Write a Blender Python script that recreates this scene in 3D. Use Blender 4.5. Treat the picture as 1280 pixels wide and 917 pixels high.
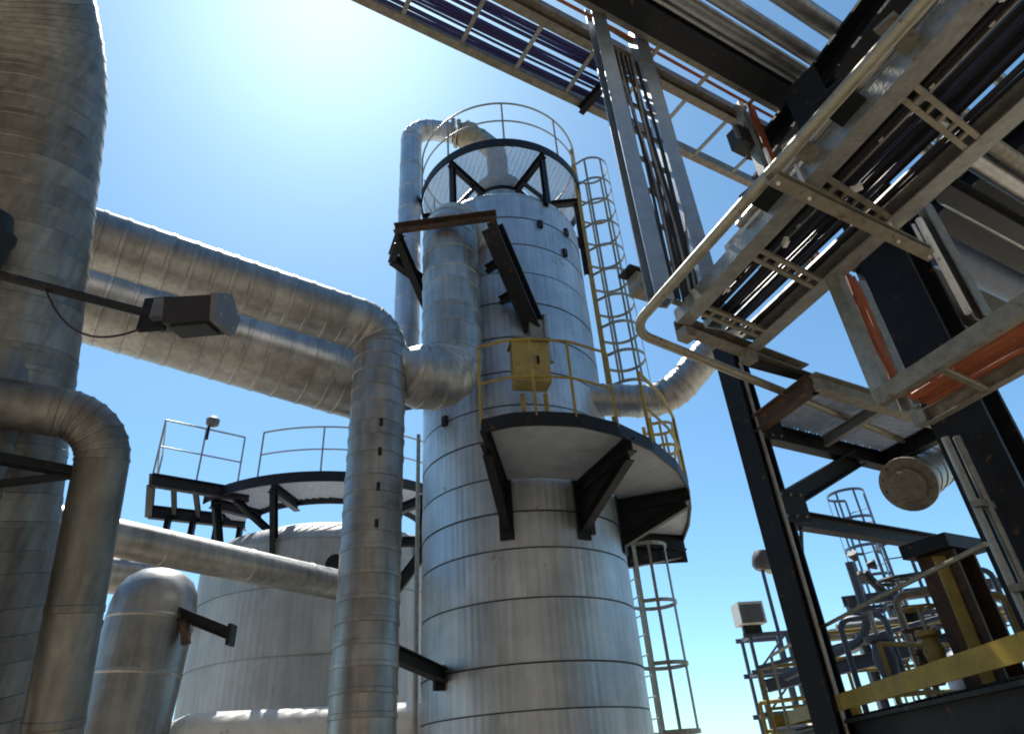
import bpy, math, random
from mathutils import Vector as V, Matrix
random.seed(7)
S = bpy.context.scene
for o in list(bpy.data.objects): bpy.data.objects.remove(o)
R_ = math.radians
# ------------------------------------------------------------------ camera
cam = bpy.data.cameras.new('camera'); co = bpy.data.objects.new('camera', cam)
S.collection.objects.link(co); S.camera = co
pit, rol = R_(32), R_(4.3)
F = V((0, math.cos(pit), math.sin(pit))); U0 = V((0, -math.sin(pit), math.cos(pit))); R0 = V((1, 0, 0))
RV = R0*math.cos(rol) - U0*math.sin(rol); UV = U0*math.cos(rol) + R0*math.sin(rol)
co.matrix_world = Matrix(((RV.x, UV.x, -F.x, 0), (RV.y, UV.y, -F.y, 0), (RV.z, UV.z, -F.z, 1.7), (0, 0, 0, 1)))
cam.sensor_width = 36; cam.lens = 830/1280*36; cam.clip_start = .05; cam.clip_end = 3000
# ------------------------------------------------------------------ sky and sun
SUN_EL, SUN_AZ = 61.4, -23.9
w = bpy.data.worlds.new('World'); S.world = w; w.use_nodes = True
nt = w.node_tree; nt.nodes.clear()
sky = nt.nodes.new('ShaderNodeTexSky'); sky.sky_type = 'NISHITA'; sky.sun_disc = False
sky.sun_elevation = R_(SUN_EL); sky.sun_rotation = R_(SUN_AZ)
sky.air_density = .85; sky.dust_density = .48; sky.ozone_density = .6; sky.altitude = 0
bg = nt.nodes.new('ShaderNodeBackground'); bg.inputs[1].default_value = .108
wo = nt.nodes.new('ShaderNodeOutputWorld')
wb = nt.nodes.new('ShaderNodeMix'); wb.data_type = 'RGBA'; wb.blend_type = 'MULTIPLY'; wb.inputs[0].default_value = 1
wb.inputs[7].default_value = (.735, 1.06, 1.12, 1)          # even white balance of the whole sky
nt.links.new(sky.outputs[0], wb.inputs[6]); nt.links.new(wb.outputs[2], bg.inputs[0]); nt.links.new(bg.outputs[0], wo.inputs[0])
sl = bpy.data.lights.new('sun', 'SUN'); sl.energy = 5.0; sl.angle = R_(.5); sl.color = (1, .95, .87)
so = bpy.data.objects.new('sun', sl); S.collection.objects.link(so)
sd = V((math.cos(R_(SUN_EL))*math.sin(R_(SUN_AZ)), math.cos(R_(SUN_EL))*math.cos(R_(SUN_AZ)), math.sin(R_(SUN_EL))))
so.rotation_euler = sd.to_track_quat('Z', 'Y').to_euler(); so.location = sd*60
S.view_settings.view_transform = 'Standard'; S.view_settings.look = 'None'
S.view_settings.gamma = 1; S.view_settings.exposure = 0.68; S.view_settings.use_curve_mapping = False
S.cycles.filter_width = 1.9
S.render.resolution_x, S.render.resolution_y = 1024, 733

# ------------------------------------------------------------------ materials
def mat(name, col, metal=0., rough=.5, var=.25, scale=3., streak=0., bump=0., bscale=8., rust=0., spec=.5, stretch=(1, 1, 1), pvar=0., rustcol=(.16, .07, .03)):
    m = bpy.data.materials.new(name); m.use_nodes = True
    n = m.node_tree.nodes; l = m.node_tree.links
    b = n['Principled BSDF']
    b.inputs['Metallic'].default_value = metal; b.inputs['Specular IOR Level'].default_value = spec
    tc = n.new('ShaderNodeTexCoord'); oi = n.new('ShaderNodeObjectInfo')
    add = n.new('ShaderNodeVectorMath'); add.operation = 'ADD'
    mul = n.new('ShaderNodeVectorMath'); mul.operation = 'SCALE'; mul.inputs[3].default_value = 40 if pvar else 0
    cmb = n.new('ShaderNodeCombineXYZ')
    for k in range(3): l.new(oi.outputs['Random'], cmb.inputs[k])
    l.new(cmb.outputs[0], mul.inputs[0]); l.new(tc.outputs['Object'], add.inputs[0]); l.new(mul.outputs[0], add.inputs[1])
    mp = n.new('ShaderNodeMapping'); mp.inputs['Scale'].default_value = stretch; l.new(add.outputs[0], mp.inputs[0])
    nz = n.new('ShaderNodeTexNoise'); nz.inputs['Scale'].default_value = scale; nz.inputs['Detail'].default_value = 8; nz.inputs['Roughness'].default_value = .62
    l.new(mp.outputs[0], nz.inputs['Vector'])
    rp = n.new('ShaderNodeMapRange'); rp.inputs[1].default_value = .28; rp.inputs[2].default_value = .72
    rp.inputs[3].default_value = 1-var; rp.inputs[4].default_value = 1+var*.7
    l.new(nz.outputs[0], rp.inputs[0])
    pv = n.new('ShaderNodeMapRange'); pv.inputs[3].default_value = 1-pvar; pv.inputs[4].default_value = 1+pvar
    l.new(oi.outputs['Random'], pv.inputs[0])
    mm = n.new('ShaderNodeMath'); mm.operation = 'MULTIPLY'; l.new(rp.outputs[0], mm.inputs[0]); l.new(pv.outputs[0], mm.inputs[1])
    last = mm.outputs[0]
    if streak:
        ms = n.new('ShaderNodeMapping'); ms.inputs['Scale'].default_value = (9, 9, .35); l.new(add.outputs[0], ms.inputs[0])
        ns = n.new('ShaderNodeTexNoise'); ns.inputs['Scale'].default_value = 1.6; ns.inputs['Detail'].default_value = 4; l.new(ms.outputs[0], ns.inputs['Vector'])
        r2 = n.new('ShaderNodeMapRange'); r2.inputs[1].default_value = .4; r2.inputs[2].default_value = .68; r2.inputs[3].default_value = 1; r2.inputs[4].default_value = 1-streak
        l.new(ns.outputs[0], r2.inputs[0])
        m3 = n.new('ShaderNodeMath'); m3.operation = 'MULTIPLY'; l.new(last, m3.inputs[0]); l.new(r2.outputs[0], m3.inputs[1]); last = m3.outputs[0]
    sc = n.new('ShaderNodeVectorMath'); sc.operation = 'SCALE'; sc.inputs[0].default_value = col[:3]; l.new(last, sc.inputs[3])
    colout = sc.outputs[0]
    if rust:
        nr = n.new('ShaderNodeTexNoise'); nr.inputs['Scale'].default_value = scale*1.7; nr.inputs['Detail'].default_value = 10; nr.inputs['Roughness'].default_value = .7
        l.new(add.outputs[0], nr.inputs['Vector'])
        rr = n.new('ShaderNodeMapRange'); rr.inputs[1].default_value = .62-rust*.2; rr.inputs[2].default_value = .7-rust*.1
        l.new(nr.outputs[0], rr.inputs[0])
        mx = n.new('ShaderNodeMix'); mx.data_type = 'RGBA'; l.new(rr.outputs[0], mx.inputs[0]); l.new(colout, mx.inputs[6]); mx.inputs[7].default_value = (*rustcol, 1)
        colout = mx.outputs[2]
    l.new(colout, b.inputs['Base Color'])
    rg = n.new('ShaderNodeMapRange'); rg.inputs[3].default_value = max(.05, rough-.1); rg.inputs[4].default_value = min(1, rough+.15)
    l.new(nz.outputs[0], rg.inputs[0]); l.new(rg.outputs[0], b.inputs['Roughness'])
    if bump:
        nb = n.new('ShaderNodeTexNoise'); nb.inputs['Scale'].default_value = bscale; nb.inputs['Detail'].default_value = 3
        l.new(add.outputs[0], nb.inputs['Vector'])
        bp = n.new('ShaderNodeBump'); bp.inputs['Strength'].default_value = bump; bp.inputs['Distance'].default_value = .02
        l.new(nb.outputs[0], bp.inputs['Height']); l.new(bp.outputs[0], b.inputs['Normal'])
    return m
M = {}
M['clad'] = mat('aged aluminium cladding', (.44, .43, .40), .85, .42, .3, 2.2, streak=.25, bump=.04, bscale=5, pvar=.12)
M['clad_shaded'] = mat('shade darkened pipe cladding', (.225, .215, .195), .75, .45, .35, 3.0, streak=.3, bump=.04, bscale=5, pvar=.12)  # darker copy of the dull cladding, shade on the left pipes put into colour
M['galv_skylit'] = mat('sky tinted galvanised tray steel', (.36, .42, .48), .7, .42, .2, 10, bump=.05, bscale=30)  # galvanised steel with the blue sky reflection put into its base colour
M['panel'] = mat('grey painted floor plate', (.33, .365, .41), 0, .55, .25, 4, rust=.04)
M['clad2'] = mat('dull pipe cladding', (.36, .355, .34), .85, .40, .32, 3.2, streak=.2, bump=.04, bscale=5, pvar=.12)
M['shell'] = mat('column cladding sheet', (.52, .55, .58), .92, .47, .28, 1.6, streak=.16, bump=.05, bscale=5, pvar=.09, rust=.04, rustcol=(.30, .25, .20))
M['tank'] = mat('tank cladding sheet', (.44, .45, .45), .6, .58, .25, 1.4, streak=.16, bump=.05, bscale=3, pvar=.06)
M['dark'] = mat('dark painted steel', (.010, .011, .014), 0, .5, .5, 5, bump=.1, bscale=30, rust=.05, spec=.28)
M['galv'] = mat('galvanised steel', (.34, .34, .315), .7, .48, .3, 14, bump=.1, bscale=40, pvar=.1, rust=.12, rustcol=(.2, .14, .08))
M['galvbrown'] = mat('weathered galvanised steel', (.27, .245, .20), .5, .52, .4, 9, bump=.1, bscale=30, pvar=.15, rust=.35, rustcol=(.15, .09, .05))
M['galvyel'] = mat('tarnished yellowish steel', (.34, .31, .235), .6, .46, .3, 9, rust=.2)
M['rusty'] = mat('rusty brown steel', (.075, .05, .035), .2, .7, .5, 6, bump=.3, bscale=20, rust=.5)
M['yellow'] = mat('yellow safety paint', (.33, .23, .03), 0, .5, .4, 6, rust=.2, bump=.05)
M['mustard'] = mat('faded mustard paint', (.36, .26, .07), 0, .55, .3, 5, rust=.25)
M['grate'] = mat('galvanised grating', (.50, .50, .50), .5, .45, .2, 10)
M['cable'] = mat('black cable sheath', (.010, .010, .012), 0, .5, .3, 20, pvar=.3)
M['bluecable'] = mat('dark blue cable sheath', (.026, .026, .12), 0, .4, .3, 20, pvar=.3)
M['navy'] = mat('navy cable sheath', (.010, .012, .034), 0, .45, .3, 20, pvar=.3)
M['orange'] = mat('orange cable sheath', (.33, .085, .028), 0, .5, .3, 12, pvar=.2)
M['white'] = mat('white painted steel', (.72, .72, .70), 0, .45, .15, 5, rust=.06)
M['lamp'] = mat('dark lamp housing', (.022, .021, .026), .3, .5, .3, 10)
M['lampgrey'] = mat('grey lamp casting', (.14, .14, .15), .3, .5, .3, 10)
M['pipe'] = mat('thin steel pipe', (.36, .32, .29), .7, .4, .3, 6, rust=.2)
M['bluegrey'] = mat('blue grey painted steel', (.10, .13, .19), .1, .5, .3, 8, rust=.1)
M['concrete'] = mat('plant yard concrete', (.42, .365, .285), 0, .85, .3, .35, bump=.2, bscale=6)
M['brick'] = mat('brown sheet wall', (.165, .135, .10), 0, .8, .25, .8)
M['glassy'] = mat('lamp lens', (.5, .5, .48), 0, .15, .1, 5)

# ------------------------------------------------------------------ geometry helpers
COL = S.collection
def basis(d, up=V((0, 0, 1))):
    d = d.normalized()
    if abs(d.dot(up)) > .97: up = V((1, 0, 0)) if abs(d.x) < .9 else V((0, 1, 0))
    s = d.cross(up).normalized(); u = s.cross(d).normalized()
    return d, s, u
PROF = {
 'I': lambda w, h: [(-w/2, -h/2), (w/2, -h/2), (w/2, -h/2+h*.1), (w*.05, -h/2+h*.1), (w*.05, h/2-h*.1), (w/2, h/2-h*.1), (w/2, h/2), (-w/2, h/2), (-w/2, h/2-h*.1), (-w*.05, h/2-h*.1), (-w*.05, -h/2+h*.1), (-w/2, -h/2+h*.1)],
 'C': lambda w, h: [(-w/2, -h/2), (w/2, -h/2), (w/2, -h/2+.012), (-w/2+.012, -h/2+.012), (-w/2+.012, h/2-.012), (w/2, h/2-.012), (w/2, h/2), (-w/2, h/2)],
 'L': lambda w, h: [(-w/2, -h/2), (w/2, -h/2), (w/2, -h/2+.012), (-w/2+.012, -h/2+.012), (-w/2+.012, h/2), (-w/2, h/2)],
 'B': lambda w, h: [(-w/2+.004, -h/2), (w/2-.004, -h/2), (w/2, -h/2+.004), (w/2, h/2-.004), (w/2-.004, h/2), (-w/2+.004, h/2), (-w/2, h/2-.004), (-w/2, -h/2+.004)],
 'P': lambda w, h: [(-w/2, -h/2), (w/2, -h/2), (w/2, h/2), (-w/2, h/2)],
}
class G:
    def __init__(s): s.v = []; s.f = []
    def beam(s, a, b, w, h, kind='B', up=V((0, 0, 1)), flip=False):
        a, b = V(a), V(b); d, sd_, u = basis(b-a, V(up)); p = PROF[kind](w, h); n = len(p); o = len(s.v)
        if flip: p = [(-x, y) for x, y in p][::-1]
        for q in (a, b):
            for x, y in p: s.v.append(q+sd_*x+u*y)
        for i in range(n): s.f.append((o+i, o+(i+1) % n, o+n+(i+1) % n, o+n+i))
        s.f.append(tuple(o+i for i in range(n))[::-1]); s.f.append(tuple(o+n+i for i in range(n)))
        return s
    def box(s, c, sx, sy, sz, rz=0):
        c = V(c); x = V((math.cos(rz), math.sin(rz), 0))*sx/2
        return s.beam(c-x, c+x, sy, sz, 'P')
    def tube(s, pts, r, n=10, cap=True, closed=False):
        pts = [V(p) for p in pts]; N = len(pts); o = len(s.v); rr = r if isinstance(r, (list, tuple)) else [r]*N
        up = None
        for i, p in enumerate(pts):
            if closed: d = pts[(i+1) % N]-pts[i-1]
            else: d = pts[min(i+1, N-1)]-pts[max(i-1, 0)]
            d.normalize()
            if up is None: _, sd_, u = basis(d)
            else:
                sd_ = d.cross(up)
                sd_ = sd_.normalized() if sd_.length > 1e-6 else basis(d)[1]
                u = sd_.cross(d).normalized()
            up = u
            for k in range(n):
                t = 2*math.pi*k/n; s.v.append(p+(sd_*math.cos(t)+u*math.sin(t))*rr[i])
        for i in range(N if closed else N-1):
            i2 = (i+1) % N
            for k in range(n): s.f.append((o+i*n+k, o+i*n+(k+1) % n, o+i2*n+(k+1) % n, o+i2*n+k))
        if cap and not closed:
            s.f.append(tuple(o+k for k in range(n))[::-1]); s.f.append(tuple(o+(N-1)*n+k for k in range(n)))
        return s
    def lathe(s, c, ax, prof, n=32, cap=True):     # prof: (distance along axis, radius)
        c = V(c); d, sd_, u = basis(V(ax)); o = len(s.v); N = len(prof)
        for z, r in prof:
            for k in range(n):
                t = 2*math.pi*k/n; s.v.append(c+d*z+(sd_*math.cos(t)+u*math.sin(t))*r)
        for i in range(N-1):
            for k in range(n): s.f.append((o+i*n+k, o+i*n+(k+1) % n, o+(i+1)*n+(k+1) % n, o+(i+1)*n+k))
        if cap:
            s.f.append(tuple(o+k for k in range(n))[::-1]); s.f.append(tuple(o+(N-1)*n+k for k in range(n)))
        return s
    def poly(s, pts, z0, z1):
        o = len(s.v); n = len(pts)
        for z in (z0, z1):
            for p in pts: s.v.append(V((p[0], p[1], z)))
        for i in range(n): s.f.append((o+i, o+(i+1) % n, o+n+(i+1) % n, o+n+i))
        s.f.append(tuple(o+i for i in range(n))[::-1]); s.f.append(tuple(o+n+i for i in range(n)))
        return s
    def arcband(s, path, zlo, zhi, th):            # upright plate that follows a plan path
        o = len(s.v); N = len(path); path = [V((p[0], p[1], 0)) for p in path]
        for i, p in enumerate(path):
            d = (path[min(i+1, N-1)]-path[max(i-1, 0)]).normalized(); nn = V((-d.y, d.x, 0))*th/2
            for q, z in ((p-nn, zlo), (p+nn, zlo), (p+nn, zhi), (p-nn, zhi)): s.v.append(V((q.x, q.y, z)))
        for i in range(N-1):
            for k in range(4): s.f.append((o+i*4+k, o+(i+1)*4+k, o+(i+1)*4+(k+1) % 4, o+i*4+(k+1) % 4))
        s.f.append((o, o+1, o+2, o+3)); e = o+(N-1)*4; s.f.append((e+3, e+2, e+1, e))
        return s
    def obj(s, name, m, parent=None, smooth=False, loc=None, sharp=40):
        L = V((0, 0, 0)); q = parent
        while q is not None: L = L+q.location; q = q.parent
        if loc is not None and parent is None: L = V(loc)
        me = bpy.data.meshes.new(name); me.from_pydata([tuple(v-L) for v in s.v], [], s.f); me.update()
        import bmesh
        bm = bmesh.new(); bm.from_mesh(me); bmesh.ops.recalc_face_normals(bm, faces=bm.faces); bm.to_mesh(me); bm.free()
        if smooth:
            for p in me.polygons: p.use_smooth = True
            me.set_sharp_from_angle(angle=R_(sharp))
        me.materials.append(M[m] if isinstance(m, str) else m)
        o = bpy.data.objects.new(name, me); COL.objects.link(o)
        if parent: o.parent = parent
        elif loc is not None: o.location = L
        return o
def tag(o, label=None, cat=None, group=None, kind=None):
    if label: o['label'] = label
    if cat: o['category'] = cat
    if group: o['group'] = group
    if kind: o['kind'] = kind
    return o
def thing(name, label, cat, loc, group=None):
    o = bpy.data.objects.new(name, None); COL.objects.link(o); o.location = loc; o.empty_display_size = .1
    return tag(o, label, cat, group)
def one(g, name, m, label, cat, smooth=False, group=None, loc=None):
    if loc is None:
        n = len(g.v); loc = (sum(v.x for v in g.v)/n, sum(v.y for v in g.v)/n, min(v.z for v in g.v))
    return tag(g.obj(name, m, None, smooth, loc), label, cat, group)
def rounded(pts, br, n=6):
    pts = [V(p) for p in pts]; out = [pts[0]]
    for i in range(1, len(pts)-1):
        a = (pts[i-1]-pts[i]); b = (pts[i+1]-pts[i]); ua, ub = a.normalized(), b.normalized()
        ang = ua.angle(ub); t = min(br/math.tan(ang/2), a.length*.49 if i > 1 else a.length*.95, b.length*.49 if i < len(pts)-2 else b.length*.95)
        p0, p1 = pts[i]+ua*t, pts[i]+ub*t
        r = t*math.tan(ang/2); cdir = (ua+ub).normalized(); c = pts[i]+cdir*(r/math.sin(ang/2))
        v0, v1 = p0-c, p1-c; tot = v0.angle(v1)
        axis = v0.cross(v1).normalized()
        for k in range(n+1): out.append(c+Matrix.Rotation(tot*k/n, 3, axis) @ v0)
    out.append(pts[-1]); return out
def clad_pipe(root, pts, r, sec=.35, br=.6, gores=6, m='clad2', n=40, seam=.009, jitter=.15):
    """insulated pipe: sheet sections lapped end to end, elbows of mitred gores; every section a part"""
    P = rounded(pts, br, gores) if len(pts) > 2 else [V(p) for p in pts]
    N = len(P); dirs = [(P[i+1]-P[i]).normalized() for i in range(N-1)]
    _, sd_, u = basis(dirs[0]); 
    for i in range(N-1):
        d = dirs[i]
        sd_ = (sd_-d*sd_.dot(d)).normalized(); u = sd_.cross(d)
        n0 = d if i == 0 else (dirs[i-1]+d).normalized(); n1 = d if i == N-2 else (d+dirs[i+1]).normalized()
        L = (P[i+1]-P[i]).length; k = max(1, round(L/sec)); cuts = [j/k for j in range(k+1)]
        for j in range(1, k): cuts[j] += random.uniform(-jitter, jitter)/k
        for j in range(k):
            g = G(); rr = r*random.uniform(.997, 1.004)
            def ring(t, rad, na):
                c = P[i]+d*(L*t); o = len(g.v)
                for q in range(n):
                    a = 2*math.pi*q/n; p = (sd_*math.cos(a)+u*math.sin(a))*rad
                    p = p-d*(p.dot(na)/d.dot(na)); g.v.append(c+p)
                return o
            na0 = n0 if j == 0 else d; na1 = n1 if j == k-1 else d
            t0, t1 = cuts[j], cuts[j+1]; ll = min(.05, L*(t1-t0)*.3)/L
            rg = [ring(t0, rr*.995, na0), ring(t1-ll*1.15, rr, na1), ring(t1-ll, rr+seam, na1), ring(t1-ll*.1, rr+seam, na1), ring(t1, rr*.99, na1)]
            for a, b in zip(rg, rg[1:]):
                for q in range(n): g.f.append((a+q, a+(q+1) % n, b+(q+1) % n, b+q))
            g.obj('cladding_section', m, root, True, sharp=17)
def flange(g, c, ax, r, t=.06, bolts=10):
    g.lathe(c, ax, [(-t/2, r*.6), (-t/2, r), (t/2, r), (t/2, r*.6)], 28)
    d, s_, u = basis(V(ax))
    for k in range(bolts):
        a = 2*math.pi*k/bolts; q = V(c)+(s_*math.cos(a)+u*math.sin(a))*r*.86
        g.tube([q-d*t*.9, q+d*t*.9], r*.05, 6)
def grating(inside, x0, x1, y0, y1, z, ang, pitch=.04, depth=.035, th=.007, cross=.1):
    g = G(); ca, sa = math.cos(ang), math.sin(ang); cx, cy = (x0+x1)/2, (y0+y1)/2; Rr = math.hypot(x1-x0, y1-y0)/2
    def run(ang2, pt, wd, dp, zz):
        c2, s2 = math.cos(ang2), math.sin(ang2); k = -Rr
        while k < Rr:
            t = -Rr; st = None
            while t <= Rr+.03:
                x, y = cx+c2*t-s2*k, cy+s2*t+c2*k
                ins = t < Rr and inside(x, y)
                if ins and st is None: st = t
                if not ins and st is not None:
                    if t-st > .06:
                        g.beam((cx+c2*st-s2*k, cy+s2*st+c2*k, zz), (cx+c2*(t-.03)-s2*k, cy+s2*(t-.03)+c2*k, zz), wd, dp, 'P')
                    st = None
                t += .03
            k += pt
    run(ang, pitch, th, depth, z); run(ang+math.pi/2, cross, .006, .01, z+depth*.3)
    return g
def caged_ladder(label, base, out, z0, z1, mrail, mcage, cage_from, rail_w=.45, cage_r=.36, hoop=.75, group=None, bars=5):
    """base: plan position of the ladder, out: plan direction away from the wall"""
    o = V((out[0], out[1], 0)).normalized(); s = V((-o.y, o.x, 0)); b = V((base[0], base[1], 0))
    t = thing('caged_ladder', label, 'ladder', (base[0], base[1], z0), group)
    for q in (-1, 1):
        p = b+s*q*rail_w/2
        G().beam(p+V((0, 0, z0)), p+V((0, 0, z1)), .07, .014, 'P', up=tuple(s)).obj('stringer', mrail, t)
    z = z0+.2
    while z < z1-.1:
        G().tube([b-s*rail_w/2+V((0, 0, z)), b+s*rail_w/2+V((0, 0, z))], .011, 6).obj('rung', mrail, t, True); z += .3
    hz = []
    z = cage_from
    while z <= z1+.01: hz.append(z); z += hoop
    c = b+o*(cage_r*.95)
    def hp(a, z): return c+(o*math.cos(a)*1.0+s*math.sin(a))*cage_r+V((0, 0, z))
    for z in hz:
        pts = [b-s*rail_w/2+V((0, 0, z))]+[hp(-2.25+4.5*k/16, z) for k in range(17)]+[b+s*rail_w/2+V((0, 0, z))]
        g = G(); g.arcband(pts, z-.03, z+.03, .012); g.obj('cage_hoop', mcage, t)
    for k in range(bars):
        a = -1.9+3.8*k/(bars-1); p = hp(a, 0)
        G().beam(p+V((0, 0, hz[0])), p+V((0, 0, hz[-1])), .045, .010, 'P', up=tuple((p-c).normalized())).obj('cage_bar', mcage, t)
    return t
def handrail(label, path, z, m, posts, h=1.1, mids=(.55,), r=.021, cat='handrail', group=None, pr=None):
    t = thing('handrail', label, cat, (path[0][0], path[0][1], z), group)
    G().tube([(x, y, z+h) for x, y in path], r, 8).obj('top_rail', m, t, True)
    for q in mids: G().tube([(x, y, z+h*q/1.1) for x, y in path], r*.85, 8).obj('mid_rail', m, t, True)
    for i in posts:
        x, y = path[i]; G().tube([(x, y, z), (x, y, z+h)], pr or r, 8).obj('post', m, t, True)
    return t
def arc(c, r, a0, a1, n):     # angles from the camera-facing side, clockwise seen from above to the right
    return [(c[0]+r*math.sin(R_(a0+(a1-a0)*k/n)), c[1]-r*math.cos(R_(a0+(a1-a0)*k/n))) for k in range(n+1)]
def lerp(a, b, t): return V(a)*(1-t)+V(b)*t
PD = V((.851, .525, 0)).normalized(); QD = V((-.358, .934, 0)).normalized(); PN = V((.525, -.851, 0)).normalized()

# ------------------------------------------------------------------ the setting
g = G(); n = 48
g.v = [V((0, 0, 0))]+[V((900*math.cos(2*math.pi*k/n), 900*math.sin(2*math.pi*k/n), 0)) for k in range(n)]
g.f = [(0, 1+k, 1+(k+1) % n) for k in range(n)]
tag(g.obj('ground', 'concrete'), kind='structure')
# unseen hall added behind the photographer for the metal cladding to reflect
t = thing('added_reflection_hall', 'unseen long brown hall added behind the photographer for the cladding to reflect', 'building', (2, -15, 0))
G().box((2, -17, 9.5), 46, 8, 19).obj('wall', 'brick', t)
G().box((2, -17, 19.2), 47, 9, .4).obj('roof', 'dark', t)
for k in range(5): G().box((-16+k*9, -12.95, 2.2), 3.6, .12, 4.4).obj('door', 'galvbrown', t)
for k in range(9): wn = G().box((-18+k*5, -12.95, 9), 2.2, .1, 1.4).obj('window', 'galvbrown', t); G().box((-18+k*5, -12.88, 9), 2.0, .04, 1.2).obj('pane', 'bluegrey', wn)

t = thing('added_left_sky_block', 'unseen brown building added beyond the left edge to block sky from the left pipes', 'building', (-15, -5, 0))  # added out of view to cut sky light and reflections on the left pipes
G().box((-15, -5, 5), 6, 13, 10).obj('wall', 'brick', t)
G().box((-15, -5, 10.15), 6.6, 13.6, .3).obj('roof', 'dark', t)
for k in range(4):
    wn = G().box((-11.96, -9.5+k*3, 6.4), .1, 1.6, 1.3).obj('window', 'galvbrown', t); G().box((-11.89, -9.5+k*3, 6.4), .04, 1.4, 1.1).obj('pane', 'bluegrey', wn)

# ------------------------------------------------------------------ main column
CC = V((-.04, 10.4, 0)); CR = 1.58
t = thing('distillation_column', 'tall metal-clad process column with ring seams in the centre', 'column', (CC.x, CC.y, 0))
rings = [0, .75, 1.6, 2.43, 2.95, 3.72, 4.37, 4.88, 5.4, 6.0, 6.55, 7.15, 7.8, 8.5, 9.15, 9.8, 10.45, 11.0]
SECT = 12
for ci, (za, zb) in enumerate(zip(rings, rings[1:])):
    H = zb-za; me = None; rc = CR*random.uniform(.998, 1.003)
    for k in range(SECT):
        if me is None:
            g = G(); st = []; rib = 8
            for j in range(rib):
                a0 = j/rib; st += [(a0, 0), (a0+.055/1, .0025), (a0+.075, .0025), (a0+.12, 0)]
            st.append((1, 0))
            zs = [(0, 0.), (H-.028, 0.), (H-.026, -.012), (H, -.012)]
            for z, dr in zs:
                for a, rd in st:
                    th = (a-.5)*(2*math.pi/SECT)*1.0; rr = rc+dr+(rd if dr == 0 else .003)
                    g.v.append(V((rr*math.sin(th), -rr*math.cos(th), z)))
            nn = len(st)
            for i in range(len(zs)-1):
                for j in range(nn-1): g.f.append((i*nn+j, i*nn+j+1, (i+1)*nn+j+1, (i+1)*nn+j))
            o = g.obj('cladding_panel', 'shell', t, False); 
            for v in o.data.vertices: v.co += t.location  # panel geometry is local to the column axis
            o.data.update(); me = o.data
        else:
            o = bpy.data.objects.new('cladding_panel', me); COL.objects.link(o); o.parent = t
        o.location = (0, 0, za); o.rotation_euler = (0, 0, (k+(ci % 2)*.5)*2*math.pi/SECT)
M['strap'] = mat('dark seam strap', (.07, .068, .065), .3, .6, .3, 6)
for z in rings[1:-1]:
    g = G(); g.lathe((CC.x, CC.y, z-.022), (0, 0, 1), [(0, CR-.008), (.001, CR-.004), (.017, CR-.004), (.018, CR-.008)], 96, False); g.obj('seam_strap', 'strap', t, True)
g = G(); g.lathe((CC.x, CC.y, 11.0), (0, 0, 1), [(0, 1.58), (.10, 1.55), (.22, 1.40), (.34, 1.1), (.42, .75), (.46, .46)], 48); g.obj('top_head', 'shell', t, True)
g = G(); g.lathe((CC.x+.05, CC.y, 11.44), (0, 0, 1), [(0, .60), (.12, .60), (.16, .50), (.3, .36), (.42, .36), (.5, .42), (1.2, .42), (1.24, .52), (1.36, .52), (1.37, .3)], 32); g.obj('top_nozzle', 'clad', t, True)
for a, z in ((38, 4.65), (-42, 6.55), (28, 10.35), (47, 9.9), (52, 10.5)):
    q = V((CC.x+CR*math.sin(R_(a)), CC.y-CR*math.cos(R_(a)), z)); d = V((math.sin(R_(a)), -math.cos(R_(a)), 0))
    G().beam(q-d*.02, q+d*.05, .09, .17, 'B').obj('inspection_plug', 'dark', t)
# slim drain line down the left side of the column
p = V((CC.x-1.66, CC.y-.1, 0)); one(G().tube([p+V((0, 0, .1)), p+V((0, 0, 6.9))], .035, 8), 'drain_line', 'galv', 'slim pale drain line running down the left edge of the central column', 'pipe', True)

# middle platform
rim = [(-.42, 7.1), (-.05, 6.98), (.3, 7.0), (.75, 7.12), (1.25, 7.45), (1.75, 8.0), (2.2, 8.75), (2.5, 9.5), (2.68, 10.3), (2.82, 11.2), (2.88, 12.1)]
rp = rounded([(x, y, 0) for x, y in rim], .5, 3); rpath = [(v.x, v.y) for v in rp]
ZP = 5.32
t = thing('column_platform', 'curved grating platform with black rim halfway up the central column', 'platform', (CC.x, CC.y, ZP))
G().arcband(rpath, ZP-.08, ZP+.10, .03).obj('rim_beam', 'dark', t)
def in_mid(x, y):
    if math.hypot(x-CC.x, y-CC.y) < CR+.06 or y > 12.1 or x < -.42+(y-7.1)*.05: return False
    if y < 6.98: return False
    xs = 99
    for (xa, ya), (xb, yb) in zip(rpath[2:], rpath[3:]):
        if ya <= y <= yb: xs = xa+(xb-xa)*(y-ya)/max(1e-6, yb-ya); break
    return x < xs-.04
cutn = [0, 9, 15, 21, len(rpath)-1]
angs = [-7, 33, 72, 100, 128]
for k in range(4):
    rimp = [V((x, y, 0)) for x, y in rpath[cutn[k]:cutn[k+1]+1]]; m_ = len(rimp)-1
    inn = [V((CC.x+(CR+.05)*math.sin(R_(angs[k]+(angs[k+1]-angs[k])*q/m_)), CC.y-(CR+.05)*math.cos(R_(angs[k]+(angs[k+1]-angs[k])*q/m_)), 0)) for q in range(m_+1)]
    rimp[0] = rimp[0]+(rimp[1]-rimp[0])*.02; inn[0] = inn[0]+(inn[1]-inn[0])*.02
    pts = [(lerp(a_, b_, .985).x, lerp(a_, b_, .985).y) for a_, b_ in zip(inn, rimp)]+[(p.x, p.y) for p in inn[::-1]]
    G().poly(pts, ZP, ZP+.02).obj('floor_panel', 'panel', t)
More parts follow.
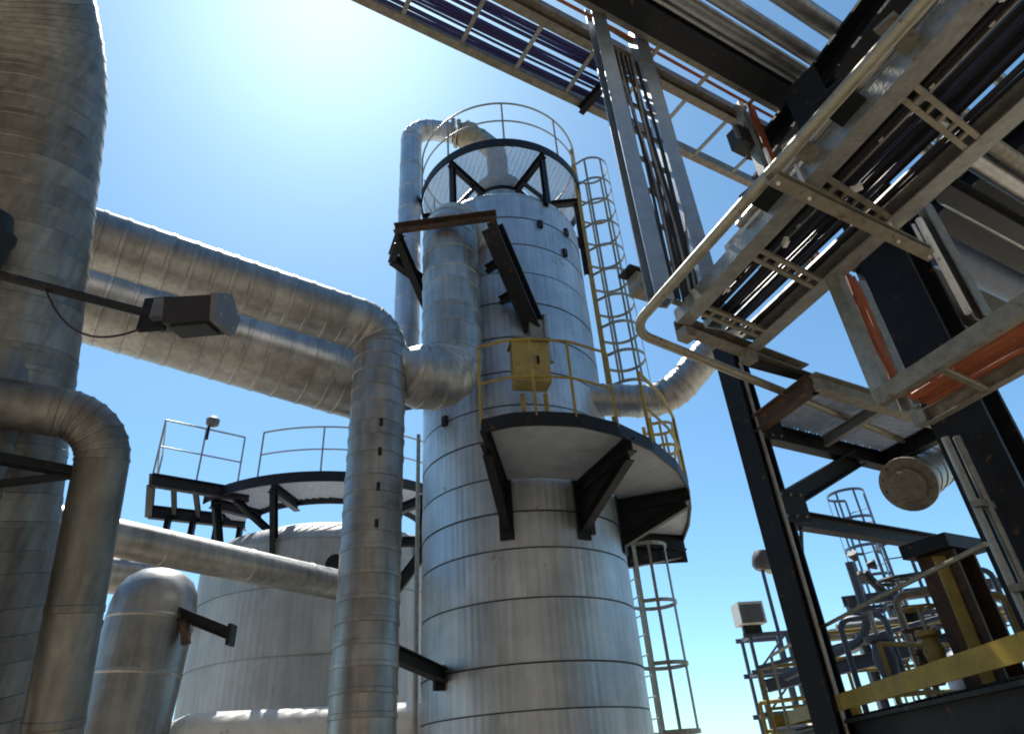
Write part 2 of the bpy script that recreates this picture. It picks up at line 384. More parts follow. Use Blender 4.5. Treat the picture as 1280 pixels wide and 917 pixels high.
def bracket(root, a, rimpt, zt, drop, m='dark', w=.13, h=.2):
    d = V((math.sin(R_(a)), -math.cos(R_(a)), 0)); sh = CC+d*(CR+.01); r_ = V((rimpt[0], rimpt[1], 0))
    G().beam(sh+V((0, 0, zt)), r_+V((0, 0, zt)), w, h, 'I').obj('bracket_arm', m, root)
    G().beam(sh+V((0, 0, zt-drop)), lerp(sh, r_, .93)+V((0, 0, zt-h*.6)), w*.9, h*.7, 'I').obj('knee_brace', m, root)
    G().box(sh+V((0, 0, zt-drop*.5))+d*.01, .2, .03, drop+.35, R_(a)).obj('wall_plate', m, root)
    g = G(); sdv = d.cross(V((0, 0, 1)))*.008; a_, b_, c_ = sh+V((0, 0, zt-h*.4)), lerp(sh, r_, .93)+V((0, 0, zt-h*.4)), sh+V((0, 0, zt-drop))
    g.v = [a_-sdv, b_-sdv, c_-sdv, a_+sdv, b_+sdv, c_+sdv]; g.f = [(0, 1, 2), (5, 4, 3), (0, 3, 4, 1), (1, 4, 5, 2), (2, 5, 3, 0)]; g.obj('web_plate', m, root)
bracket(t, -7, (-.38, 7.13), ZP-.12, .55)
bracket(t, 33, (1.42, 7.62), ZP-.12, .55)
bracket(t, 72, (2.52, 9.6), ZP-.12, .55)
bracket(t, 128, (2.86, 12.06), ZP-.12, .5, w=.16, h=.3)
G().beam((1.0, 12.02, ZP-.2), (2.9, 12.14, ZP-.2), .03, .5, 'P').obj('end_plate', 'dark', t)
# its yellow handrail
hp = [p for p in rpath]
handrail('yellow pipe handrail on the curved platform of the central column', hp[:16], ZP+.05, 'yellow', [0, 5, 10, 15], r=.019)
h2 = hp[19:]
handrail('yellow guard rail at the far right end of the curved platform', h2, ZP+.05, 'yellow', [0, len(h2)//2, len(h2)-1], r=.025)
# yellow box
t = thing('control_cabinet', 'faded mustard control cabinet behind the yellow platform handrail', 'cabinet', (.28, 8.0, 6.2))
G().box((.26, 8.05, 6.72), .5, .3, .66, .25).obj('body', 'mustard', t)
dr = G().box((.225, 7.885, 6.72), .43, .03, .57, .25).obj('door', 'mustard', t); G().box((.37, 7.9, 6.72), .03, .06, .12, .25).obj('handle', 'dark', dr)
G().box((.26, 8.03, 7.075), .56, .4, .03, .25).obj('lid', 'galvbrown', t)
G().tube([(.12, 8.1, 5.35), (.12, 8.1, 6.3)], .035, 8).obj('leg', 'yellow', t, True)
G().tube([(.44, 8.15, 5.35), (.44, 8.15, 6.3)], .035, 8).obj('leg', 'yellow', t, True)

# top platform
ZT = 12.3; TC = (.03, 10.4); TR = 1.72
t = thing('crown_platform', 'round black-rimmed grating platform crowning the central column', 'platform', (TC[0], TC[1], ZT))
G().arcband(arc(TC, TR, -180, 180, 72), ZT-.10, ZT+.1, .03).obj('rim_beam', 'dark', t)
G().arcband(arc(TC, .62, -180, 180, 36), ZT-.08, ZT+.0, .03).obj('inner_ring', 'dark', t)
for a in (-35, 33, -92, 88, 140, -140):
    d = V((math.sin(R_(a)), -math.cos(R_(a)), 0)); c = V((TC[0], TC[1], ZT-.08))
    G().beam(c+d*.63, c+d*(TR-.02), .1, .16, 'I').obj('spoke', 'dark', t)
    q = c+d*(TR-.12); G().beam(V((q.x, q.y, 10.9 if abs(a) < 60 else 10.2)), q, .1, .1, 'I', up=tuple(d)).obj('post', 'dark', t)
    G().beam(V((q.x, q.y, 11.0)), c+d*.9-V((0, 0, .05)), .08, .08, 'B').obj('stay', 'dark', t)
    e = CC+d*1.5; G().beam(V((e.x, e.y, 11.0)), V((q.x, q.y, 11.0)), .1, .12, 'I').obj('foot_beam', 'dark', t)
tag(grating(lambda x, y: .65 < math.hypot(x-TC[0], y-TC[1]) < TR-.03, -1.8, 1.85, 8.6, 12.2, ZT+.03, R_(20), pitch=.032, depth=.016).obj('grating', 'grate', t), kind='stuff')
handrail('thin pale guard rail ringing the top of the central column', arc(TC, TR, -75, 265, 68), ZT+.1, 'galv', list(range(0, 69, 8)), r=.02)
# ladders
caged_ladder('yellow-railed caged ladder climbing the upper right side of the central column', (CC.x+1.74*math.sin(R_(84)), CC.y-1.74*math.cos(R_(84))), (math.sin(R_(84)), -math.cos(R_(84))), ZP+.05, ZT+1.2, 'mustard', 'galvyel', 7.4, cage_r=.37, hoop=.62)
caged_ladder('grey caged ladder hanging below the curved platform on the right', (1.78, 11.6), (.95, .3), .1, ZP-.1, 'galv', 'galv', 2.2, cage_r=.36, hoop=.95)
caged_ladder('short dark caged ladder section beside the right rim of the curved platform', (2.45, 11.3), (1, .1), ZP+.1, ZP+2.0, 'yellow', 'mustard', ZP+.5, cage_r=.26, hoop=.45)

# overhead vapour line
A0 = V((CC.x+1.9*math.sin(R_(-80)), CC.y-1.9*math.cos(R_(-80)), 0))
t = thing('overhead_vapour_line', 'slim blue-grey vapour line rising left of the column and hooking over its top', 'pipe', (A0.x, A0.y, 7))
clad_pipe(t, [A0+V((0, 0, 7.4)), A0+V((0, 0, 14.75)), V((-.95, 10.2, 14.6))], .235, sec=.8, br=.42, gores=6, m='shell', n=28)
g = G(); flange(g, (-.93, 10.2, 14.6), (1, 0, 0), .34); flange(g, (-.80, 10.21, 14.56), (1, 0, 0), .34); g.obj('flange', 'galvyel', t, True)
g = G(); g.lathe((-.8, 10.2, 14.56), (1, .1, -.4), [(0, .26), (.12, .32), (.3, .32), (.42, .24), (.55, .24)], 20); g.tube([(-.6, 10.2, 14.4), (-.6, 10.1, 14.85)], .05, 8); g.obj('valve_body', 'galvyel', t, True)
g = G(); g.tube(rounded([V((-.35, 10.22, 14.35)), V((.01, 10.4, 14.1)), V((.01, 10.4, 12.75))], .3, 5), .24, 16); g.obj('downturn', 'clad', t, True)

# large riser pipe in front of the column with its support frame
J = V((-.878, 8.30, 0))
t = thing('riser_pipe', 'wide vertical metal-clad riser in front of the column, elbowed at its foot', 'pipe', (J.x, J.y, 6.7))
clad_pipe(t, [V((-1.42, 7.88, 6.66)), V((J.x, J.y, 6.47)), V((J.x, J.y, 10.0)), V((-.3, 9.6, 10.15))], .45, sec=.36, br=.62, gores=6, m='clad')
g = G(); g.lathe((-1.40, 7.90, 6.655), (-.78, -.60, .28), [(0, .455), (.04, .455), (.22, .29), (.5, .28)], 36); g.obj('reducer', 'clad', t, True)
t = thing('pipe_support_frame', 'rusty dark bracket frame holding the wide riser to the column', 'bracket', (-.9, 8.2, 9.4))
zf = 9.35
L0, L1, L2 = V((-1.62, 7.86, zf)), V((-.17, 7.69, zf)), V((-1.9, 8.5, zf))
G().beam(L0-PD*.12, L1+V((.1, -.02, 0)), .1, .16, 'C').obj('cross_beam', 'rusty', t)
G().beam(L0, L2, .12, .2, 'I').obj('side_arm', 'dark', t)
G().beam(L2, V((-1.3, 9.4, zf)), .12, .2, 'I').obj('side_arm', 'dark', t)
G().beam(L1+V((0, .05, 0)), V((.1, 8.9, zf)), .12, .2, 'I').obj('side_arm', 'rusty', t)
G().beam(L1+V((.02, .12, -.12)), V((.42, 8.86, 7.95)), .28, .3, 'I').obj('knee_brace', 'dark', t)
G().beam(L0+V((-.05, .1, -.12)), V((-1.18, 9.3, 8.2)), .12, .18, 'I').obj('knee_brace', 'dark', t)
for f_ in (.3, .62): 
    q = lerp(L1+V((.02, .12, -.12)), V((.42, 8.86, 7.95)), f_); G().beam(q, q+V((-.32, .25, 0)), .1, .13, 'I').obj('tie_strut', 'dark', t)
G().box((.44, 8.78, 7.75), .26, .16, .5, .2).obj('foot_plate', 'galvbrown', t)
G().tube([(.6, 8.75, 7.2), (.6, 8.75, 8.1)], .06, 10).obj('drain_pot', 'clad', t, True)

# right hand nozzle pipe
t = thing('side_outlet_pipe', 'pale curved outlet pipe leaving the right side of the column', 'pipe', (1.5, 9.7, 7))
clad_pipe(t, [V((1.2, 9.75, 7.05)), V((2.5, 9.7, 6.85)), V((3.75, 9.3, 8.0))], .27, sec=.35, br=.9, gores=6, m='clad', n=28)

# ------------------------------------------------------------------ left pipes
K = V((-1.80, 7.62, 7.22)); B = V((-4.73, 5.46, 7.29)); D = (B-K).normalized()
t = thing('insulated_duct', 'long insulated duct from the left, elbowing down into a thick vertical leg', 'pipe', (K.x, K.y, 0))
clad_pipe(t, [B+D*3.2, K, V((K.x, K.y, .4))], .35, sec=.24, br=.36, gores=7, m='clad2', seam=.008)
for z in (5.6, 5.2, 4.75, 4.3): G().box((K.x+.13, K.y-.325, z), .04, .03, .1).obj('strap_buckle', 'dark', t)
t = thing('second_duct', 'thick insulated duct running just below the long upper duct', 'pipe', (-4, 6, 6))
A2, B2 = V((-2.12, 9.22, 7.2)), V((-5.3, 6.88, 7.44)); D2 = (B2-A2).normalized()
clad_pipe(t, [B2+D2*3.4, A2+D2*.05], .58, sec=.3, m='clad2', seam=.008)
# big inclined pipe at the left edge
t = thing('left_main_pipe', 'huge seamed pipe rising along the left edge and bending overhead', 'pipe', (-4.3, 5.2, 1))
clad_pipe(t, [V((-4.4, 5.83, 1.0)), V((-4.28, 3.62, 8.1)), V((-3.9, .2, 8.9))], .56, sec=.2, br=1.3, gores=10, m='clad_shaded', n=64, seam=.004)
t = thing('left_side_pipe', 'dark upright pipe at the far left edge in front of the huge pipe', 'pipe', (-4.3, 3.9, 1))
clad_pipe(t, [V((-4.15, 4.42, .6)), V((-4.15, 4.42, 4.92))], .3, sec=.4, m='clad_shaded', n=32)
g = G(); g.lathe((-4.0, 3.6, 5.5), (.2, -.3, .95), [(-.27, .1), (-.25, .2), (-.05, .23), (.0, .25), (.05, .25), (.06, .22), (.2, .19), (.25, .08)], 24); g.tube([(-4.0, 3.6, 5.5), (-4.5, 3.8, 5.5)], .1, 10)
one(g, 'valve_actuator', 'dark', 'black rounded valve actuator at the left edge above the lamp arm', 'valve', True)
# floodlight on its arm
t = thing('floodlight', 'dark boxed floodlight on a horizontal arm before the ducts', 'floodlight', (-2.4, 3.95, 4.8))
G().tube([(-3.75, 3.42, 5.0), (-2.62, 3.9, 4.82)], .034, 8).obj('arm', 'dark', t, True)
g = G(); g.beam((-2.62, 3.88, 4.68), (-2.62, 3.88, 4.96), .05, .2); g.obj('mount_plate', 'dark', t)
G().box((-2.53, 3.9, 4.82), .16, .2, .17, .05).obj('bracket', 'lampgrey', t)
x0, x1 = -2.44, -2.10
prof = [(3.71, 4.60), (3.99, 4.66), (4.05, 4.84), (3.86, 4.93), (3.66, 4.79)]
g = G()
for x, sc_ in ((x0, 1.), (x1, .97)):
    for y, z in prof: g.v.append(V((x, 3.88+(y-3.88)*sc_, 4.80+(z-4.80)*sc_)))
g.f = [(i, (i+1) % 5, 5+(i+1) % 5, 5+i) for i in range(5)]+[(4, 3, 2, 1, 0), (5, 6, 7, 8, 9)]
hs = g.obj('housing', 'lamp', t)
g = G()
for x in (x1+.002, x1+.045):
    for y, z in prof: g.v.append(V((x, 3.86+(y-3.86)*1.06, 4.77+(z-4.77)*1.06)))
g.f = [(i, (i+1) % 5, 5+(i+1) % 5, 5+i) for i in range(5)]+[(4, 3, 2, 1, 0), (5, 6, 7, 8, 9)]
g.obj('end_cap', 'lampgrey', hs)
for k in range(6):
    x = x0+.04+k*.054; G().beam((x, 3.80, 4.885), (x, 3.98, 4.905), .008, .03, 'P').obj('cooling_fin', 'lamp', hs)
for y_, z_ in ((3.74, 4.66), (3.96, 4.70), (3.98, 4.84), (3.76, 4.83)): G().tube([(x1+.04, y_, z_), (x1+.056, y_, z_)], .012, 6).obj('bolt', 'galv', hs)
G().beam((x0+.04, 3.85, 4.624), (x1-.04, 3.85, 4.624), .2, .015, 'P', up=(0, -.21, .978)).obj('lens', 'lamp', hs)
G().tube([V((-3.3+.7*k/14, 3.6+.3*k/14, 4.93-.16*k/14-1.35*(k/14)*(1-k/14)*(1-.3*k/14))) for k in range(15)], .008, 6).obj('power_cord', 'cable', t, True)
# elbow pipe lower left
t = thing('elbow_pipe', 'smooth clad pipe coming in at left and elbowing straight down', 'pipe', (-3.22, 4.6, 0))
E0 = V((-3.24, 4.6, 4.36))
clad_pipe(t, [E0-PD*2.6, E0, V((E0.x-.22, E0.y+.95, .2))], .19, sec=.9, br=.36, gores=8, m='clad_shaded', n=32, seam=.005)
G().beam(E0+V((-1.2, -.75, -.36)), E0+V((-.1, .05, -.42)), .1, .1, 'L').obj('support_angle', 'dark', t)
G().beam(E0+V((-1.0, -.5, -.75)), E0+V((-.15, .02, -.45)), .05, .05, 'B').obj('support_stay', 'dark', t)
# small header
t = thing('header_pipe', 'slim bright-topped header pipe crossing behind the elbow towards the tank', 'pipe', (-3.5, 6, 3.8))
clad_pipe(t, [V((-6.89, 4.81, 4.51)), V((-2.6, 10.53, 4.40))], .22, sec=1.1, m='clad', n=28, seam=.004)
t = thing('lower_header_pipe', 'shaded pipe running under the slim bright-topped header', 'pipe', (-5, 7, 4))
clad_pipe(t, [V((-9.5, 8.1, 5.0)), V((-6.05, 10.95, 4.92))], .3, sec=.9, m='clad2', n=28, seam=.005)
# domed vessel
t = thing('domed_vessel', 'narrow dark upright vessel with rounded top before the far tank', 'vessel', (-5.35, 9.5, 0))
g = G(); g.lathe((-5.45, 9.45, 0), (.045, .01, 1), [(0.1, .56), (4.1, .56), (4.3, .53), (4.47, .44), (4.58, .3), (4.64, .1)], 40); g.obj('shell', 'clad2', t, True)
for z in (1.2, 2.2, 3.2, 3.9): g = G(); g.lathe((-5.45+.045*z, 9.45+.01*z, z), (.045, .01, 1), [(0, .56), (.01, .567), (.05, .567), (.06, .56)], 40, False); g.obj('band', 'clad2', t, True)
t = thing('wall_bracket', 'plain dark bracket beam reaching from the domed vessel towards the tank', 'bracket', (-4.7, 9.4, 3.6))
G().beam((-4.85, 9.3, 3.98), (-4.0, 9.2, 3.62), .13, .15, 'I').obj('arm', 'dark', t)
G().box((-3.98, 9.2, 3.6), .05, .2, .26).obj('end_plate', 'dark', t)
G().beam((-4.7, 9.3, 3.86), (-4.62, 9.3, 3.55), .1, .1, 'B').obj('hanger', 'rusty', t)
# white pipe along the bottom
t = thing('white_header', 'bright white insulated pipe lying across the bottom of the view', 'pipe', (-1.9, 6, 2))
clad_pipe(t, [V((-5.0, 10.0, .8)), V((-5.0, 10.0, 2.5)), V((-1.3, 10.9, 2.5))], .3, sec=.8, br=.4, gores=7, m='white', n=32, seam=.004)
# frame behind, lower left
t = thing('pipe_trestle', 'dark braced steel trestle glimpsed between the left pipes', 'frame', (-8.5, 12, 0))
G().beam((-9.6, 12.6, 4.6), (-6.2, 12.9, 4.6), .2, .3, 'I').obj('beam', 'dark', t)
G().beam((-8.9, 12.6, 4.7), (-7.4, 12.8, 6.1), .12, .12, 'I').obj('brace', 'dark', t)
G().beam((-7.3, 12.8, 0), (-7.3, 12.8, 6.4), .2, .2, 'I').obj('leg', 'galvbrown', t)
G().beam((-9.6, 12.7, 0), (-9.6, 12.7, 6.4), .2, .2, 'I').obj('leg', 'dark', t)
t = thing('pale_header', 'pale distant header pipe seen low between the left pipes', 'pipe', (-9, 15, 3))
clad_pipe(t, [V((-13, 14.2, 3.9)), V((-6.5, 15.5, 3.9))], .16, sec=1.5, m='white', n=20)
g = G()
for k in range(3):
    q = V((-9.6+k*.7, 13.5, 0)); g.tube([q, q+V((0, 0, 3.3))], .03, 6)
g.tube([(-9.6, 13.5, 3.3), (-8.2, 13.5, 3.3)], .03, 6); g.tube([(-9.6, 13.5, 2.7), (-8.2, 13.5, 2.7)], .03, 6)
one(g, 'guard_frame', 'dark', 'thin dark guard frame low behind the left pipes', 'frame')

# ------------------------------------------------------------------ far tank
TK = V((-4.2, 14.4, 0)); KR = 2.62
t = thing('storage_tank', 'broad metal-clad tank with domed top behind the pipes', 'tank', (TK.x, TK.y, 0))
tr = [0, 1.3, 2.6, 3.75, 4.9, 5.75]
for ci, (za, zb) in enumerate(zip(tr, tr[1:])):
    me = None; H = zb-za
    for k in range(16):
        if me is None:
            g = G(); st = []
            for j in range(8): st += [(j/8, 0), (j/8+.04, .003), (j/8+.085, 0)]
            st.append((1, 0)); zs = [(0, 0.), (H-.035, 0.), (H-.032, -.015), (H, -.015)]
            for z, dr in zs:
                for a, rd in st:
                    th = (a-.5)*2*math.pi/16; rr = KR+dr+(rd if dr == 0 else .002); g.v.append(V((rr*math.sin(th), -rr*math.cos(th), z)))
            nn = len(st)
            for i in range(len(zs)-1):
                for j in range(nn-1): g.f.append((i*nn+j, i*nn+j+1, (i+1)*nn+j+1, (i+1)*nn+j))
            o = g.obj('cladding_panel', 'tank', t)
            for v in o.data.vertices: v.co += t.location
            o.data.update(); me = o.data
        else:
            o = bpy.data.objects.new('cladding_panel', me); COL.objects.link(o); o.parent = t
        o.location = (0, 0, za); o.rotation_euler = (0, 0, k*2*math.pi/16)
g = G(); g.lathe((TK.x, TK.y, 5.75), (0, 0, 1), [(0, 2.62), (.12, 2.59), (.3, 2.4), (.5, 1.95), (.65, 1.3), (.72, .5), (.73, .1)], 56); g.obj('dome', 'tank', t, True)
TZ = 6.75
t = thing('tank_platform', 'dark-beamed walkway ringing the top of the far tank', 'platform', (TK.x, TK.y, TZ))
G().arcband(arc((TK.x, TK.y), 3.05, -40, 150, 40), TZ-.1, TZ+.1, .03).obj('rim_beam', 'dark', t)
G().arcband(arc((TK.x, TK.y), 1.9, -40, 150, 30), TZ-.1, TZ+.08, .03).obj('inner_beam', 'dark', t)
tag(grating(lambda x, y: 1.92 < math.hypot(x-TK.x, y-TK.y) < 3.03 and x > TK.x-1.95 and y < 17, -7.5, -1.4, 11.3, 17, TZ+.02, R_(30), pitch=.07).obj('grating', 'grate', t), kind='stuff')
for a in (-36, -8, 22, 52, 85):
    d = V((math.sin(R_(a)), -math.cos(R_(a)), 0)); c = V((TK.x, TK.y, TZ-.12))
    G().beam(c+d*1.9, c+d*3.0, .12, .2, 'I').obj('bracket_arm', 'dark', t)
    G().beam(c+d*2.55+V((0, 0, -1.3)), c+d*2.9, .1, .14, 'I').obj('knee_brace', 'dark', t)
t2 = thing('access_bridge', 'black-beamed access bridge jutting left from the far tank walkway', 'walkway', (-6.8, 11.5, TZ))
e0, e1, e2, e3 = V((-6.65, 11.0, TZ)), V((-5.5, 11.95, TZ)), V((-7.45, 12.5, TZ)), V((-5.9, 13.5, TZ))
G().beam(e0, e1+PD*.25, .12, .24, 'I').obj('girder', 'dark', t2)
G().beam(e2, e3, .12, .26, 'I').obj('girder', 'dark', t2)
G().beam(e0, e2, .12, .24, 'I').obj('end_beam', 'dark', t2)
for f_ in (.25, .5, .75): G().beam(lerp(e0, e1, f_), lerp(e2, e3, f_), .08, .12, 'I').obj('joist', 'dark', t2)
for f_ in (.2, .45, .7, .95): G().beam(lerp(e2, e3, f_)+V((0, 0, -.9)), lerp(e2, e3, f_)-V((0, 0, .1)), .1, .1, 'I', up=(1, 0, 0)).obj('hanger', 'dark', t2)
G().beam(e1+V((0, 0, -.1)), e1+V((.5, .75, -.55)), .1, .12, 'I').obj('brace', 'dark', t2)
handrail('pale thin guard rail round the far tank walkway', arc((TK.x, TK.y), 3.0, -14, 148, 42), TZ+.1, 'galv', list(range(0, 43, 6)), r=.018, h=.95)
q = [(e2.x, e2.y), (e0.x, e0.y), (lerp(e0, e1, .5).x, lerp(e0, e1, .5).y), (e1.x, e1.y)]
handrail('pale guard rail on the bridge jutting from the far tank', q, TZ+.12, 'galv', [0, 1, 2, 3], r=.018)
t = thing('beacon_lamp', 'small round lamp on the guard rail of the far tank', 'lamp', (-6.05, 11.5, TZ+1.1))
qq = lerp(e0, e1, .52); G().tube([qq+V((0, 0, 1.0)), qq+V((0, 0, 1.28))], .03, 8).obj('stem', 'dark', t, True)
g = G(); g.lathe(qq+V((0.06, 0, 1.28)), (0, 0, 1), [(0, .05), (.04, .12), (.14, .13), (.2, .07)], 14); g.obj('head', 'lampgrey', t, True)
# links between the leg, the tank and the column
t = thing('pipe_guide', 'dark strut tying the vertical duct leg to the column', 'strut', (-1.6, 8.3, 3))
G().beam((-1.6, 7.75, 3.02), (-1.15, 9.35, 2.92), .13, .17, 'I').obj('strut', 'dark', t); g = G(); g.box((-1.17, 9.3, 2.9), .3, .05, .3, .6); g.obj('end_plate', 'dark', t)
t = thing('tank_nozzle', 'small dark nozzle on the tank wall behind the vertical leg', 'nozzle', (-3.2, 12.2, 4.9))
g = G(); g.tube([(-3.3, 12.2, 5.2), (-3.4, 11.75, 5.2)], .1, 12); flange(g, (-3.4, 11.75, 5.2), (0, 1, 0), .17); g.obj('flange', 'dark', t, True)
t = thing('duct_bracket', 'black angled bracket between tank and column below the walkway', 'bracket', (-2.1, 12, 5))
G().beam((-2.35, 12.0, 4.75), (-1.75, 12.1, 5.55), .16, .2, 'I').obj('brace', 'dark', t); G().beam((-2.5, 12.0, 5.6), (-1.7, 12.1, 5.6), .14, .16, 'I').obj('arm', 'dark', t)

# ------------------------------------------------------------------ right side: cable trays
def tray(label, a, b, wdir, width, side=.1, rung=.5, m='galv', mr='galvyel', first=.12, slots=True, up=(0, 0, 1), group=None, rw=.07):
    a, b = V(a), V(b); wd = V(wdir).normalized(); d = (b-a).normalized(); L = (b-a).length; up = V(up)
    t = thing('cable_tray', label, 'cable tray', tuple(a), group)
    G().beam(a, b, rw, side, 'C', up=tuple(up), flip=True).obj('side_rail', m, t)
    G().beam(a+wd*width, b+wd*width, rw, side, 'C', up=tuple(up)).obj('side_rail', m, t)
    s = first
    while s < L-.05:
        p = a+d*s-up*(side*.35); q = p+wd*width; g = G()
        if slots:
            for e in (-.045, .045): g.beam(p+d*e+wd*.035, q+d*e-wd*.035, .034, .03, 'P', up=tuple(up))
            k = 0
            while k <= 6:
                c = lerp(p+wd*.05, q-wd*.05, k/6); g.beam(c-d*.032, c+d*.032, .028, .02, 'P', up=tuple(up)); k += 1
        else: g.beam(p+wd*.035, q-wd*.035, .05, .03, 'B', up=tuple(up))
        g.obj('rung', mr, t); s += rung
    return t
def cables(n, a, b, wdir, width, label, group, m='cable', r=(.008, .016), dz=.02, wob=.02, seg=9, up=(0, 0, 1), sag=0., layers=1):
    a, b = V(a), V(b); wd = V(wdir).normalized(); up = V(up)
    for k in range(n):
        rr = random.uniform(*r); x = (k+.5)/n*width+random.uniform(-.01, .01); x2 = x+random.uniform(-wob, wob)*(6 if k % 5 == 2 else 1); ly = random.randrange(layers)*.03
        pts = []; ph = random.uniform(0, 6)
        for i in range(seg+1):
            f_ = i/seg; pts.append(lerp(a, b, f_)+wd*(x+(x2-x)*f_+math.sin(f_*7+ph)*wob*.4)+up*(dz+rr+ly-sag*4*f_*(1-f_)*random.uniform(.7, 1.1)))
        one(G().tube(pts, rr, 7), 'cable', m, label, 'cable', True, group, loc=tuple(pts[0]))
# T: the near tray overhead on the right
T0 = V((1.50, 4.70, 5.0)); TD = V((.36, -.933, 0)).normalized(); TW = V((.82, .57, 0)).normalized()
T1 = T0+TD*5.2
tray('wide galvanised cable ladder with slotted rungs running overhead at right', T0, T1, TW, .88, side=.13, rung=.72, first=.22, rw=.15)
cables(24, T0+TD*.05, T1, TW, .80, 'black cable lying along the wide overhead cable ladder', 'black cables on the wide ladder', r=(.013, .026), layers=3)
cables(2, T0+TW*.3+TD*.05, T1+TW*.3, TW, .3, 'dark blue cable among the black ones on the wide ladder', 'blue cables on the wide ladder', m='navy', r=(.01, .016), dz=.0)
t = thing('tray_end_plate', 'rust-stained cross channel closing the far end of the wide cable ladder', 'bracket', tuple(T0))
G().beam(T0-TD*.06-V((0, 0, .02)), T0-TD*.06+TW*1.75-V((0, 0, .02)), .12, .12, 'C').obj('channel', 'galvbrown', t)
for k in (.05, .85): G().box(T0-TD*.05+TW*k-V((0, 0, .12)), .12, .12, .1, .6).obj('splice_plate', 'galvbrown', t)
# conduit and flats in the gap beside the tray
for k, (s_, ln) in enumerate(((1.35, .34), (1.75, .34), (2.1, .36), (2.55, .36))):
    q = T0+TD*s_-TW*ln+V((0, 0, .02)); one(G().beam(q, q+TW*(ln-.04), .12 if k % 2 else .2, .02, 'P'), 'spacer_flat', 'galvbrown' if k % 2 else 'dark', f'{["first", "second", "third", "fourth"][k]} flat spacer between bent rail and wide cable ladder, counted from its far end', 'bracket')
one(G().tube([T0+TW*-.12+TD*1.0+V((0, 0, .1)), T0+TW*-.12+TD*5+V((0, 0, .1))], .03, 8), 'conduit', 'pipe', 'thin conduit running beside the left edge of the wide cable ladder', 'conduit', True)
# bent tube rail
zr = 4.86
hp_ = rounded([V((2.75, .6, zr)), V((1.02, 4.62, zr)), V((5.3, 7.9, zr))], .30, 10)
one(G().tube(hp_, .042, 14), 'bent_rail', 'galvyel', 'tan steel tube rail bent round the far corner of the cable ladder', 'rail', True)
# trapeze strut
s0, s1 = V((1.70, 2.95, 4.80)), V((3.15, 3.84, 4.80))
t = thing('trapeze_strut', 'slotted tan strut slung under the wide cable ladder', 'strut', tuple(s0))
G().beam(s0, s1, .085, .07, 'C', up=(0, 0, 1)).obj('channel', 'galvyel', t)
for f_ in (.03, .2, .75, .97):
    q = lerp(s0, s1, f_); G().tube([q-V((0, 0, .05)), q+V((0, 0, .28))], .012, 6).obj('bolt', 'white', t, True)
# white hanger tube and grey channel to the right of it
t = thing('hanger_post', 'pale tube and grey channel dropping from the tray strut to the lower tray', 'post', (3.2, 3.8, 4))
G().tube([(3.14, 3.78, 5.1), (3.14, 3.78, 4.22)], .024, 8).obj('tube', 'white', t, True)
G().beam((3.28, 3.84, 5.3), (3.28, 3.84, 4.2), .14, .07, 'C', up=(.5, -.8, 0)).obj('channel', 'galv', t)
# vertical ladder tray A
a0 = V((1.26, 4.38, 4.95)); tray('vertical cable ladder rising from the near tray to the overhead rack', a0, a0+V((0, 0, 4.35)), TW, .66, side=.14, rung=.45, m='galv_skylit', mr='galvbrown', slots=False, up=(.3, -.95, 0), rw=.17)
cables(11, a0+TW*.1+V((0, 0, .1)), a0+TW*.1+V((0, 0, 3.6)), TW, .44, 'black cable climbing the vertical cable ladder', 'cables on the vertical ladder', r=(.012, .022), up=(.3, -.95, 0), wob=.05, dz=.0)
cables(3, a0+TW*.2+V((0, 0, .2)), a0+TW*.2+V((0, 0, 3.6)), TW, .3, 'pale cable climbing among the black ones on the vertical ladder', 'pale cables on the vertical ladder', m='pipe', r=(.010, .014), up=(.3, -.95, 0), wob=.08, dz=.03)
t = thing('corner_bracket', 'small brown angle bracket left of the bent rail corner', 'bracket', (1.0, 4.7, 5.2))
G().box((1.19, 4.60, 5.30), .2, .15, .18, .5).obj('angle', 'galvbrown', t); G().box((1.12, 4.55, 5.41), .2, .18, .02, .5).obj('flange_plate', 'dark', t)
# channel with orange cables down to the lower tray
c0 = V((2.62, 4.22, 5.0)); 
tray('vertical grey cable channel dropping from the wide ladder, orange cables inside', c0, c0-V((0, 0, 1.15)), TW, .34, side=.12, rung=.4, m='galv', slots=False, up=(.3, -.95, 0))
cables(4, c0+TW*.1, c0+TW*.1-V((0, 0, 1.1)), TW, .16, 'orange cable inside the short vertical channel', 'orange cables in the drop channel', m='orange', r=(.014, .02), up=(.3, -.95, 0), wob=.04, dz=.03)
# lower tray with orange cables
l0 = V((2.60, 4.26, 3.86)); tray('lower cable tray at right edge filled with orange cables', l0, l0+TD*3.2, TW, .64, side=.12, rung=.9, first=.5, slots=False, m='galvbrown')
cables(8, l0+TD*.1+TW*.08, l0+TD*3.2+TW*.08, TW, .48, 'orange cable lying in the lower right tray', 'orange cables in the lower tray', m='orange', r=(.016, .026))
t = thing('end_clip', 'small pale end clip at the tip of the orange cable tray', 'bracket', tuple(l0))
G().box(l0+TW*.62-TD*.03, .1, .1, .1, .6).obj('clip', 'galv', t)
